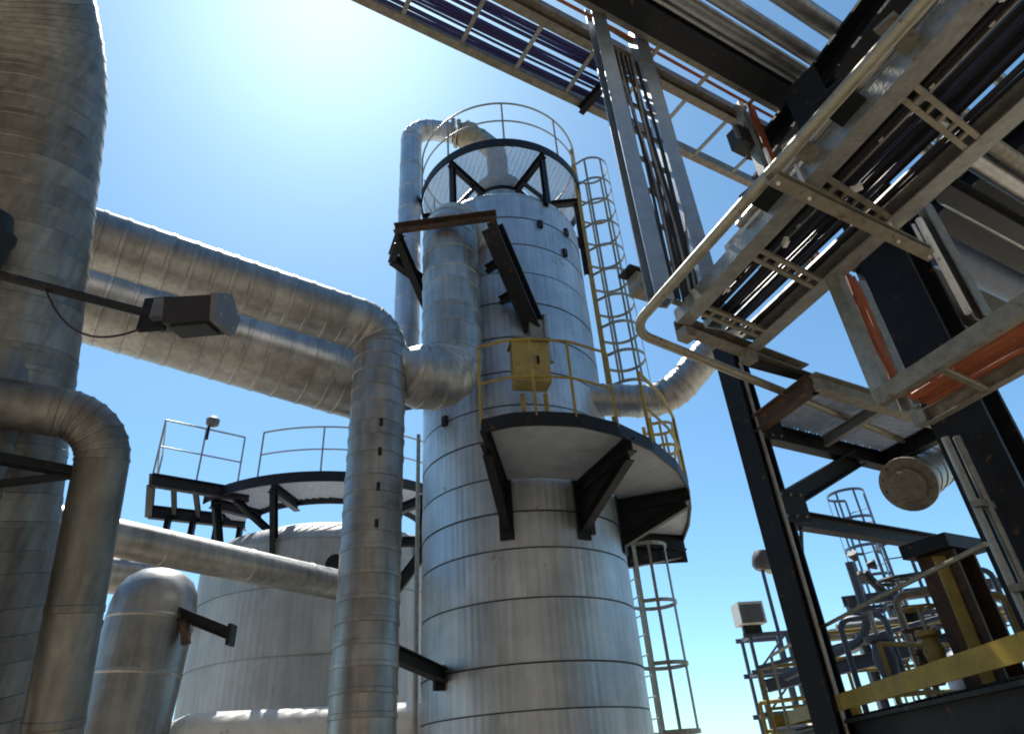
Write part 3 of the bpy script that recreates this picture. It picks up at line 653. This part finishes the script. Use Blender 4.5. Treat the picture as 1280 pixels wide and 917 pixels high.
# solid dark upper floor added to fill and shade the right, pipes slung under
t = thing('added_shade_floor', 'added dark upper floor filling and shading the right edge of the view', 'floor', (6, 5, 7.2))
u0 = V((4.72, 7.1, 7.25))
pl = [u0, u0+TW*7, u0+TW*7+TD*9, u0+TD*9]
G().poly([(p.x, p.y) for p in pl], 7.25, 7.3).obj('floor_plate', 'dark', t)
for k in range(7):
    q = u0+TD*(.1+k*1.3)-V((0, 0, .11)); G().beam(q, q+TW*7, .14, .2, 'I').obj('joist', 'dark', t)
G().beam(u0-V((0, 0, .13)), u0+TD*9-V((0, 0, .13)), .16, .24, 'I').obj('edge_beam', 'dark', t)
for lb, c_, r_, mm_ in (('brown pipe nearest the top right corner under the upper floor', (4.35, 4.32, 6.25), .09, 'clad2'), ('second brown pipe under the upper floor at right', (4.3, 4.08, 6.25), .07, 'galvbrown'), ('pale pipe under the upper floor below the two brown ones', (4.65, 4.95, 6.2), .075, 'clad'), ('dull blue-grey pipe deepest under the upper floor at right', (5.0, 5.75, 6.2), .17, 'bluegrey')):
    c_ = V(c_); one(G().tube([c_-PD*.45, c_+PD*5], r_, 16), 'slung_pipe', mm_, lb, 'pipe', True)
one(G().beam(V((4.0, 4.42, 6.1)), V((8.6, 7.2, 6.1)), .16, .24, 'I'), 'slung_beam', 'dark', 'black beam between the pipes slung under the upper floor', 'beam')

# ------------------------------------------------------------------ overhead rack
ZO = 9.0; o0 = V((-1.263, 3.952, ZO)); OK_ = 1.159
def on(off, s, z=0): return o0+PN*off*OK_+PD*s*OK_+V((0, 0, z))
tray('overhead cable tray with blue cables crossing the top of the view', on(0, -3.5), on(0, 5.6), PN, .6*OK_, side=.15, rung=.72, m='galvbrown', mr='galv', slots=False, rw=.1)
cables(12, on(.06, -3.5), on(.06, 2.75), PN, .54, 'dark blue cable sagging in the overhead tray at top', 'blue cables in the overhead tray', m='bluecable', r=(.014, .026), sag=.05, dz=-.02)
tray('narrow overhead tray carrying orange cables beside the black beam', on(.66, -3.5, .1), on(.66, 4.75, .1), PN, .28, side=.12, rung=.8, m='galvbrown', slots=False)
cables(1, on(.76, .5), on(.76, 4.7), PN, .06, 'orange cable in the narrow overhead tray', 'orange cables in the overhead tray', m='orange', r=(.016, .022), dz=.1)
one(G().beam(on(1.1, -3.5, .1), on(1.1, 5.2, .1), .28, .38, 'I'), 'rack_beam', 'dark', 'long black rack beam crossing overhead beside the orange cables', 'beam')
for k, (of, r_, mm_, lb) in enumerate(((1.25, .02, 'white', 'thin pale conduit along the overhead black beam'), (1.36, .085, 'clad2', 'first brown pipe right of the overhead black beam'), (1.55, .08, 'clad2', 'second brown pipe right of the overhead black beam'), (1.86, .1, 'clad2', 'third overhead pipe, near the top frame edge'), (2.35, .07, 'clad2', 'fourth overhead pipe, nearest the top right corner'))):
    one(G().tube([on(of, -3.5, .05), on(of, 7 if of > 1.3 else 5.1, .05)], r_*1.15, 16), 'rack_pipe', mm_, lb, 'pipe', True)
qb0, qb1 = V((5.32, 1.27, 8.5)), V((3.56, 6.36, 8.5))
one(G().beam(qb0, qb1, .4, .44, 'I'), 'cross_beam', 'dark', 'massive black cross beam under the overhead pipes', 'beam')
one(G().beam(on(-.03, 2.42, -.16), on(.64, 2.5, -.14), .08, .12, 'I'), 'tray_support', 'dark', 'short black support under the blue-cable tray near the vertical ladder', 'bracket')
d0 = V((3.22, 5.70, 9.05)); tray('short vertical channel with orange cables dropping behind the bent rail', d0, d0-V((0, 0, 3.0)), PD, .22, side=.12, rung=.5, slots=False, up=(.3, -.95, 0))
cables(3, d0+PD*.1, d0+PD*.1-V((0, 0, 2.9)), PD, .14, 'orange cable in the short channel behind the bent rail', 'orange cables behind the bent rail', m='orange', r=(.016, .022), up=(.3, -.95, 0), wob=.05, dz=.05)
t = thing('junction_box', 'small dark junction box left of the short orange-cable channel', 'box', (3.08, 5.7, 8.3))
G().box((3.08, 5.68, 8.33), .23, .2, .3, .55).obj('body', 'lamp', t); G().box((3.03, 5.56, 8.33), .17, .03, .23, .55).obj('cover', 'lampgrey', t); G().tube([(3.12, 5.68, 8.48), (3.22, 5.68, 8.7)], .03, 8).obj('gland', 'galv', t, True)
# ------------------------------------------------------------------ posts and deck at right
def hpost(label, x, y, z0, z1, w, m='dark'):
    t = thing('steel_post', label, 'post', (x, y, z0))
    G().beam((x, y, z0), (x, y, z1), w, w, 'I', up=tuple(PD)).obj('shaft', m, t)
    G().box((x, y, z0+.02), w*1.5, w*1.5, .04, .55).obj('base_plate', m, t)
    return t
PB = V((2.5, 6.5, 0))
t = hpost('slim black post right of the column with a conduit on its face', PB.x, PB.y, 0, 5.8, .24)
G().tube([PB+QD*-.15+PD*-.02+V((0, 0, .3)), PB+QD*-.15+PD*-.02+V((0, 0, 5.5))], .022, 8).obj('conduit', 'pipe', t, True)
t = hpost('massive black post at the right edge carrying the cross beam', 3.68, 4.95, 0, 8.3, .42)
t = thing('instrument_tubes', 'pair of pale instrument tubes clipped beside the massive right post', 'pipe', (3.35, 4.75, 2.2))
for k in range(2): G().tube([V((3.30+.09*k, 4.78, 2.2)), V((3.30+.09*k, 4.78, 3.75))], .027, 8).obj('tube', 'galv', t, True)
for z in (2.6, 3.2): G().box((3.35, 4.77, z), .2, .06, .05, .5).obj('clip', 'galvbrown', t)
ZD = 4.75
t = thing('service_deck', 'small grating deck on dark beams beside the slim black post', 'platform', (PB.x, PB.y, ZD))
d1 = PB+V((0, 0, ZD)); 
G().beam(d1, d1+PD*2.3, .14, .2, 'I').obj('beam', 'dark', t)
G().beam(d1-QD*1.0, d1-QD*1.0+PD*2.3, .12, .18, 'I').obj('beam', 'galvbrown', t)
G().beam(d1-QD*.1, d1-QD*.98, .12, .18, 'I').obj('end_beam', 'rusty', t)
G().beam(d1+PD*1.1-QD*.1, d1+PD*1.1-QD*.95, .07, .12, 'I').obj('joist', 'galv', t)
G().beam(d1+PD*2.3-QD*.0, d1+PD*2.3-QD*1.0, .12, .2, 'I').obj('end_beam', 'dark', t)
def in_deck(x, y):
    v = V((x, y, 0))-PB; c = PD.x*QD.y-PD.y*QD.x; p_ = (v.x*QD.y-v.y*QD.x)/c; q_ = (PD.x*v.y-PD.y*v.x)/c
    return .06 < p_ < 2.25 and -.96 < q_ < -.05
tag(grating(in_deck, 2.3, 5.0, 5.4, 8.0, ZD+.11, math.atan2(QD.y, QD.x), pitch=.045).obj('grating', 'grate', t), kind='stuff')
G().beam(PB+V((0, 0, 3.86)), d1+PD*1.75-V((0, 0, .05)), .15, .2, 'I').obj('knee_brace', 'dark', t)
G().beam(PB+V((0, 0, 3.78)), PB+PD*2.7+V((0, 0, 3.78)), .13, .17, 'I').obj('tie_beam', 'dark', t)
G().beam(PB+PD*.35+V((0, 0, 3.7)), PB+PD*.2+V((0, 0, 3.3)), .03, .03, 'B').obj('hanger_rod', 'bluegrey', t)
# second olive-dark post standing on the lower platform
t = hpost('stout olive-dark post standing on the yellow-edged platform', 3.78, 6.15, 2.0, 3.2, .34, 'rusty')
G().box((3.78, 6.15, 3.25), .6, .44, .12, .55).obj('cap', 'dark', t); G().beam((3.62, 5.99, 2.0), (3.62, 5.99, 3.15), .03, .1, 'P').obj('lit_edge_strip', 'yellow', t)  # yellow strip stands in for light catching the post's left edge
# flanged pipe
t = thing('flanged_pipe', 'short thick pipe with bolted flange under the service deck', 'pipe', (4.4, 7.5, 4))
clad_pipe(t, [V((5.4, 8.05, 4.85)), V((4.45, 7.35, 4.32))], .26, sec=.25, m='clad2', n=32)
g = G(); flange(g, (4.43, 7.335, 4.31), (-.73, -.54, -.41), .31, .06, 12); g.obj('flange', 'galvbrown', t, True)
g = G(); g.lathe((4.40, 7.31, 4.29), (-.73, -.54, -.41), [(0, .2), (.05, .2), (.06, .17), (.08, .17)], 20); g.obj('spool', 'galvbrown', t, True)
# ------------------------------------------------------------------ lower platform with yellow toe board
ZL = 1.98
e0_, e1_ = V((2.66, 8.2, ZL)), V((2.22, 1.6, ZL))
t = thing('yellow_edged_platform', 'low steel platform at bottom right with yellow toe board', 'platform', (2.5, 6, ZL))
G().beam(e0_+V((0, 0, .12)), e1_+V((0, 0, .12)), .02, .12, 'P').obj('toe_board', 'yellow', t)
G().beam(e0_-V((-.06, 0, .14)), e1_-V((-.06, 0, .14)), .14, .26, 'I').obj('edge_beam', 'dark', t)
for k in range(8):
    q = lerp(e0_, e1_, (k+.4)/8)+V((.1, 0, -.12)); G().beam(q, q+V((3.6, -.2, 0)), .1, .16, 'I').obj('joist', 'dark', t)
def in_low(x, y): return 1.65 < y < 8.15 and x > 2.27+(y-1.6)*.0667 and x < 6.2
tag(grating(in_low, 2.2, 6.3, 1.5, 8.3, ZL, 0, pitch=.06).obj('grating', 'dark', t), kind='stuff')
for x_, y_ in ((2.75, 7.9), (6, 7.6)): G().beam((x_, y_, 0), (x_, y_, ZL-.3), .18, .18, 'I', up=tuple(PD)).obj('leg', 'dark', t)
t = thing('underdeck_pipe', 'dull clad pipe hung beneath the yellow-edged platform', 'pipe', (3.2, 4, 1.9))
clad_pipe(t, [V((3.35, 8, 1.82)), V((2.95, 1.8, 1.82))], .1, sec=.7, m='clad', n=20)
t = handrail('tan and grey pipe handrail along the yellow-edged platform', [(2.64, 8.1), (2.62, 7.0), (2.65, 5.4), (2.72, 4.0)], ZL, 'galvyel', [0, 1], h=.74, mids=(), r=.017)
# equipment on the platform
def valve(label, x, y, z, s=1., m='bluegrey'):
    t = thing('gate_valve', label, 'valve', (x, y, z))
    g = G(); g.lathe((x, y, z), (0, 0, 1), [(0, .1*s), (.03*s, .12*s), (.05*s, .07*s), (.2*s, .1*s), (.32*s, .07*s), (.34*s, .12*s), (.38*s, .12*s)], 14); g.obj('body', m, t, True)
    g = G(); g.tube([(x, y, z+.38*s), (x, y, z+.62*s)], .02*s, 6); g.obj('stem', 'galv', t, True)
    g = G(); g.tube([(x+.15*s*math.cos(a*.524), y+.15*s*math.sin(a*.524), z+.6*s) for a in range(12)], .015*s, 6, closed=True)
    hw = g.obj('handwheel', m, t, True); g = G()
    for a in range(4): g.tube([(x, y, z+.6*s), (x+.15*s*math.cos(a*1.571), y+.15*s*math.sin(a*1.571), z+.6*s)], .01*s, 5)
    g.obj('spokes', m, hw, True)
valve('blue-grey gate valve on the platform left of the olive-dark post', 3.3, 6.9, 2.25, 1.1)
valve('mustard gate valve at the foot of the olive-dark post', 3.45, 6.3, 2.25, .9, 'mustard')
valve('small brown valve beside the mustard one', 3.6, 6.75, 2.2, .8, 'rusty')
g = G(); g.tube(rounded([V((2.9, 8.6, 2.55)), V((3.5, 7.4, 2.75)), V((3.5, 7.4, 3.5))], .3, 5), .045, 10)
one(g, 'blue_pipe', 'bluegrey', 'thin blue-grey pipe sweeping up behind the platform', 'pipe', True)
g = G(); g.beam((2.85, 9.2, 2.52), (4.6, 7.7, 2.72), .1, .14, 'I'); one(g, 'far_beam', 'bluegrey', 'blue-grey beam crossing behind the yellow toe board', 'beam')
g = G(); g.beam((2.85, 9.4, 2.75), (4.8, 7.9, 3.0), .05, .05, 'B'); one(g, 'far_rail', 'bluegrey', 'slim blue-grey rail above the blue-grey beam', 'rail')
# far ladders and small towers
caged_ladder('far grey caged ladder rising behind the service deck', (7.4, 14.4), (-.8, -.6), .1, 6.6, 'bluegrey', 'bluegrey', 2.4, cage_r=.38, hoop=.6)
caged_ladder('farther low caged ladder behind the olive-dark post', (8.3, 13.6), (-.6, -.8), .1, 4.3, 'bluegrey', 'bluegrey', 2.2, cage_r=.36, hoop=.5)
t = thing('spot_lamp_cluster', 'dark star-shaped spotlight cluster before the far caged ladder', 'lamp', (6.6, 13.4, 4.5))
g = G(); g.tube([(7.1, 13.6, 3.0), (6.9, 13.5, 4.3), (6.55, 13.4, 4.75)], .09, 8); g.obj('arm', 'dark', t, True)
for k in range(3):
    a = k*2.1; c = V((6.5+.12*math.cos(a), 13.3, 4.85+.14*math.sin(a))); g = G(); g.lathe(c, (math.cos(a), -.5, math.sin(a)), [(0, .05), (.12, .1), (.16, .1)], 12); g.obj('head', 'lamp', t, True)
# scaffold tower with floodlight
t = thing('lamp_tower', 'slim grey frame tower with landings at the lower right', 'tower', (3.9, 11.9, 0))
xs = (3.55, 4.15); ys = (11.7, 12.2)
for x in xs:
    for y in ys: G().beam((x, y, 0), (x, y, 3.5), .05, .05, 'L', up=(1, 0, 0)).obj('leg', 'bluegrey', t)
for z in (2.35, 2.95, 3.5):
    for y in ys: G().beam((xs[0]-.1, y, z), (xs[1]+.08, y, z), .04, .07, 'P').obj('cross_rail', 'bluegrey', t)
    for x in xs: G().beam((x, ys[0], z), (x, ys[1], z), .04, .06, 'P').obj('side_rail', 'bluegrey', t)
for z in (2.35, 2.95): G().beam((xs[0], ys[0], z), (xs[1], ys[0], z+.55), .03, .03, 'P').obj('brace', 'bluegrey', t)
t = thing('box_floodlight', 'pale boxy floodlight topping the slim frame tower', 'floodlight', (3.6, 11.65, 3.6))
G().box((3.6, 11.65, 3.82), .42, .34, .34, .1).obj('housing', 'white', t); G().box((3.6, 11.46, 3.8), .36, .03, .28, .1).obj('lens', 'lampgrey', t); G().box((3.6, 11.65, 3.58), .3, .08, .12, .1).obj('bracket', 'dark', t)
t = thing('street_lamp', 'thin lamp post with a round shade beside the slim black post', 'lamp', (4.0, 11.2, 0))
G().tube([(3.86, 11.2, 0), (3.86, 11.2, 4.4)], .03, 8).obj('pole', 'bluegrey', t, True)
g = G(); g.lathe((3.9, 11.2, 4.4), (.2, -.1, 1), [(0, .15), (.06, .2), (.2, .2), (.3, .16), (.33, .05)], 18); g.obj('shade', 'lampgrey', t, True)
g = G(); g.lathe((3.97, 11.16, 4.33), (.2, -.1, 1), [(0, .05), (.04, .11), (.07, .11)], 14); g.obj('lens', 'white', t, True)
handrail('yellow handrail by the slim frame tower at the bottom right', [(3.4, 11.5), (4.2, 11.0), (5.0, 10.5)], 2.0, 'yellow', [0, 1, 2], h=.5, mids=(.25,), r=.03)

# bolted gussets where the deck steel meets the posts
def gusset(label, c, ax, up, w, h):
    c = V(c); t = thing('gusset_plate', label, 'plate', tuple(c)); d, s_, u = basis(V(ax), V(up))
    G().beam(c-d*.008, c+d*.008, w, h, 'B', up=tuple(up)).obj('plate', 'dark', t)
    for a in (-.33, 0, .33):
        for b in (-.33, .33): q = c+s_*w*a+u*h*b; G().tube([q-d*.03, q+d*.03], .013, 6).obj('bolt', 'galvbrown', t)
nq = QD
gusset('bolted plate joining deck beam to the slim black post', PB-nq*.135+PD*.16+V((0, 0, 4.72)), nq, (0, 0, 1), .34, .26)
gusset('bolted plate at the brace foot on the slim black post', PB-nq*.135+PD*.16+V((0, 0, 3.86)), nq, (0, 0, 1), .36, .34)
gusset('bolted splice plate on the massive right post', (3.62, 4.71, 5.9), QD, (0, 0, 1), .3, .4)
# crowd of small steel behind the yellow-edged platform
handrail('yellow handrail behind the slim black post', [(2.95, 9.6), (3.9, 9.2), (4.9, 8.8)], 2.02, 'yellow', [0, 1, 2], h=.75, mids=(.4,), r=.022)
handrail('rust-flecked yellow rail beside the stout olive-dark post', [(3.1, 6.5), (3.6, 6.75), (4.3, 7.15)], 2.0, 'mustard', [0, 1, 2], h=.55, mids=(.3,), r=.022)
handrail('blue-grey guard rail farthest right behind the platform', [(4.6, 6.6), (5.2, 6.9), (6.0, 7.4)], 2.1, 'bluegrey', [0, 1, 2], h=.9, mids=(.45,), r=.02)
caged_ladder('small far caged ladder directly behind the gate valves', (6.1, 12.3), (-.7, -.7), .1, 4.0, 'bluegrey', 'bluegrey', 2.2, cage_r=.34, hoop=.45)
for k, (x, y, zt, r_, mm_) in enumerate(((3.15, 7.3, 2.9, .03, 'bluegrey'), (3.95, 7.6, 3.15, .04, 'galvbrown'), (4.2, 7.0, 2.95, .035, 'mustard'), (4.5, 7.5, 3.3, .03, 'bluegrey'))):
    g = G(); g.tube(rounded([V((x, y, 1.9)), V((x, y, zt)), V((x+.35, y-.25, zt)), V((x+.35, y-.25, 2.3))], .1, 4), r_, 9)
    one(g, 'bent_tube', mm_, ['thin blue-grey tube loop beside the gate valve', 'brown looped tube behind the mustard valve', 'mustard looped tube right of the olive-dark post', 'tall blue-grey tube loop behind the olive-dark post'][k], 'tube', True)
g = G(); g.lathe((4.9, 8.3, 2.0), (0, 0, 1), [(0, .3), (.5, .3), (.62, .24), (.7, .1)], 20); one(g, 'knockout_pot', 'bluegrey', 'squat blue-grey pot behind the platform handrails', 'vessel', True)
t = thing('pipe_saddle', 'yellow-brown pipe saddle at the tower foot, bottom right', 'bracket', (3.6, 10.6, 1.9))
G().beam((3.3, 10.7, 2.2), (4.3, 10.2, 2.25), .14, .16, 'I').obj('beam', 'yellow', t); G().beam((3.5, 10.6, 1.4), (3.5, 10.6, 2.15), .1, .1, 'I', up=(1, 0, 0)).obj('leg', 'mustard', t)
g = G(); g.tube([(3.2, 10.5, 2.05), (4.6, 9.9, 2.1)], .07, 12); one(g, 'saddle_pipe', 'pipe', 'brown pipe lying on the yellow saddle, bottom right', 'pipe', True)
# nylon ties and clamps on the wide tray
for k in range(5):
    q = T0+TD*(.5+.62*k)+TW*(.12+.13*(k % 4))-V((0, 0, .012)); one(G().box(q, .07, .03, .05, .6+k), 'cable_clamp', 'white', ['pale clamp on the wide ladder nearest its far end', 'second pale clamp along the wide cable ladder', 'third pale clamp along the wide cable ladder', 'fourth pale clamp along the wide cable ladder', 'fifth pale clamp, nearest the frame edge, on the wide ladder'][k], 'clamp')

# second ladder above and behind the wide one, plus braces
p0 = T0+TW*1.15+V((0, 0, 1.35))-TD*.1
tray('upper cable ladder running parallel above the wide one at right', p0, p0+TD*5.5, TW, .5, side=.12, rung=.55, slots=False, m='galvbrown', rw=.1)
cables(9, p0, p0+TD*5.5, TW, .46, 'black cable on the upper parallel ladder at right', 'cables on the upper parallel ladder', r=(.014, .026), layers=2)
for k, (a_, b_) in enumerate((((3.5, 5.1, 5.2), (3.9, 6.5, 7.2)), ((3.7, 4.8, 6.2), (4.9, 5.6, 7.1)), ((2.2, 5.3, 4.9), (3.6, 6.1, 4.9)))):
    one(G().beam(a_, b_, .1, .1, 'L'), 'angle_brace', 'dark', ['black angle brace rising behind the massive right post', 'black angle brace from the massive post to the upper floor', 'black angle tying the tray end to the service deck'][k], 'brace')

# low pipe rack in the distance at lower right
t = thing('far_pipe_rack', 'distant low pipe rack with blue-grey posts at lower right', 'frame', (6.5, 11, 0))
for k, (x, y) in enumerate(((4.7, 10.3), (6.3, 9.9), (7.9, 9.5))):
    G().beam((x, y, 0), (x, y, 3.7), .12, .12, 'I', up=(1, 0, 0)).obj('post', 'bluegrey', t)
    G().beam((x-.1, y-.5, 3.1), (x+.1, y+.7, 3.1), .1, .14, 'I').obj('cross_arm', 'bluegrey', t)
G().beam((4.6, 10.32, 3.65), (8.1, 9.45, 3.65), .1, .14, 'I').obj('beam', 'bluegrey', t)
G().beam((4.7, 10.3, 2.5), (6.3, 9.9, 3.6), .07, .07, 'L').obj('brace', 'bluegrey', t)
G().beam((6.3, 9.9, 3.6), (7.9, 9.5, 2.5), .07, .07, 'L').obj('brace', 'bluegrey', t)
for k, (dy, r_, mm_) in enumerate(((-.3, .07, 'clad'), (-.05, .05, 'bluegrey'), (.25, .08, 'galvbrown'))):
    one(G().tube([(4.3, 10.4+dy, 3.25), (8.4, 9.4+dy, 3.25)], r_, 12), 'far_pipe', mm_, ['nearest pale pipe on the distant low rack', 'thin blue-grey pipe in the middle of the distant low rack', 'brown pipe at the back of the distant low rack'][k], 'pipe', True)
handrail('yellow walkway rail before the distant low rack', [(3.3, 9.1), (4.5, 8.9), (6.0, 8.5)], 2.35, 'yellow', [0, 1, 2], h=.7, mids=(.38,), r=.022)
caged_ladder('caged ladder on the distant low rack near the right edge', (5.6, 10.2), (-.3, -.95), .1, 4.6, 'bluegrey', 'bluegrey', 2.3, cage_r=.34, hoop=.5)
valve('tall dark valve rising among the far pipes', 4.9, 9.2, 2.7, 1.6, 'dark')
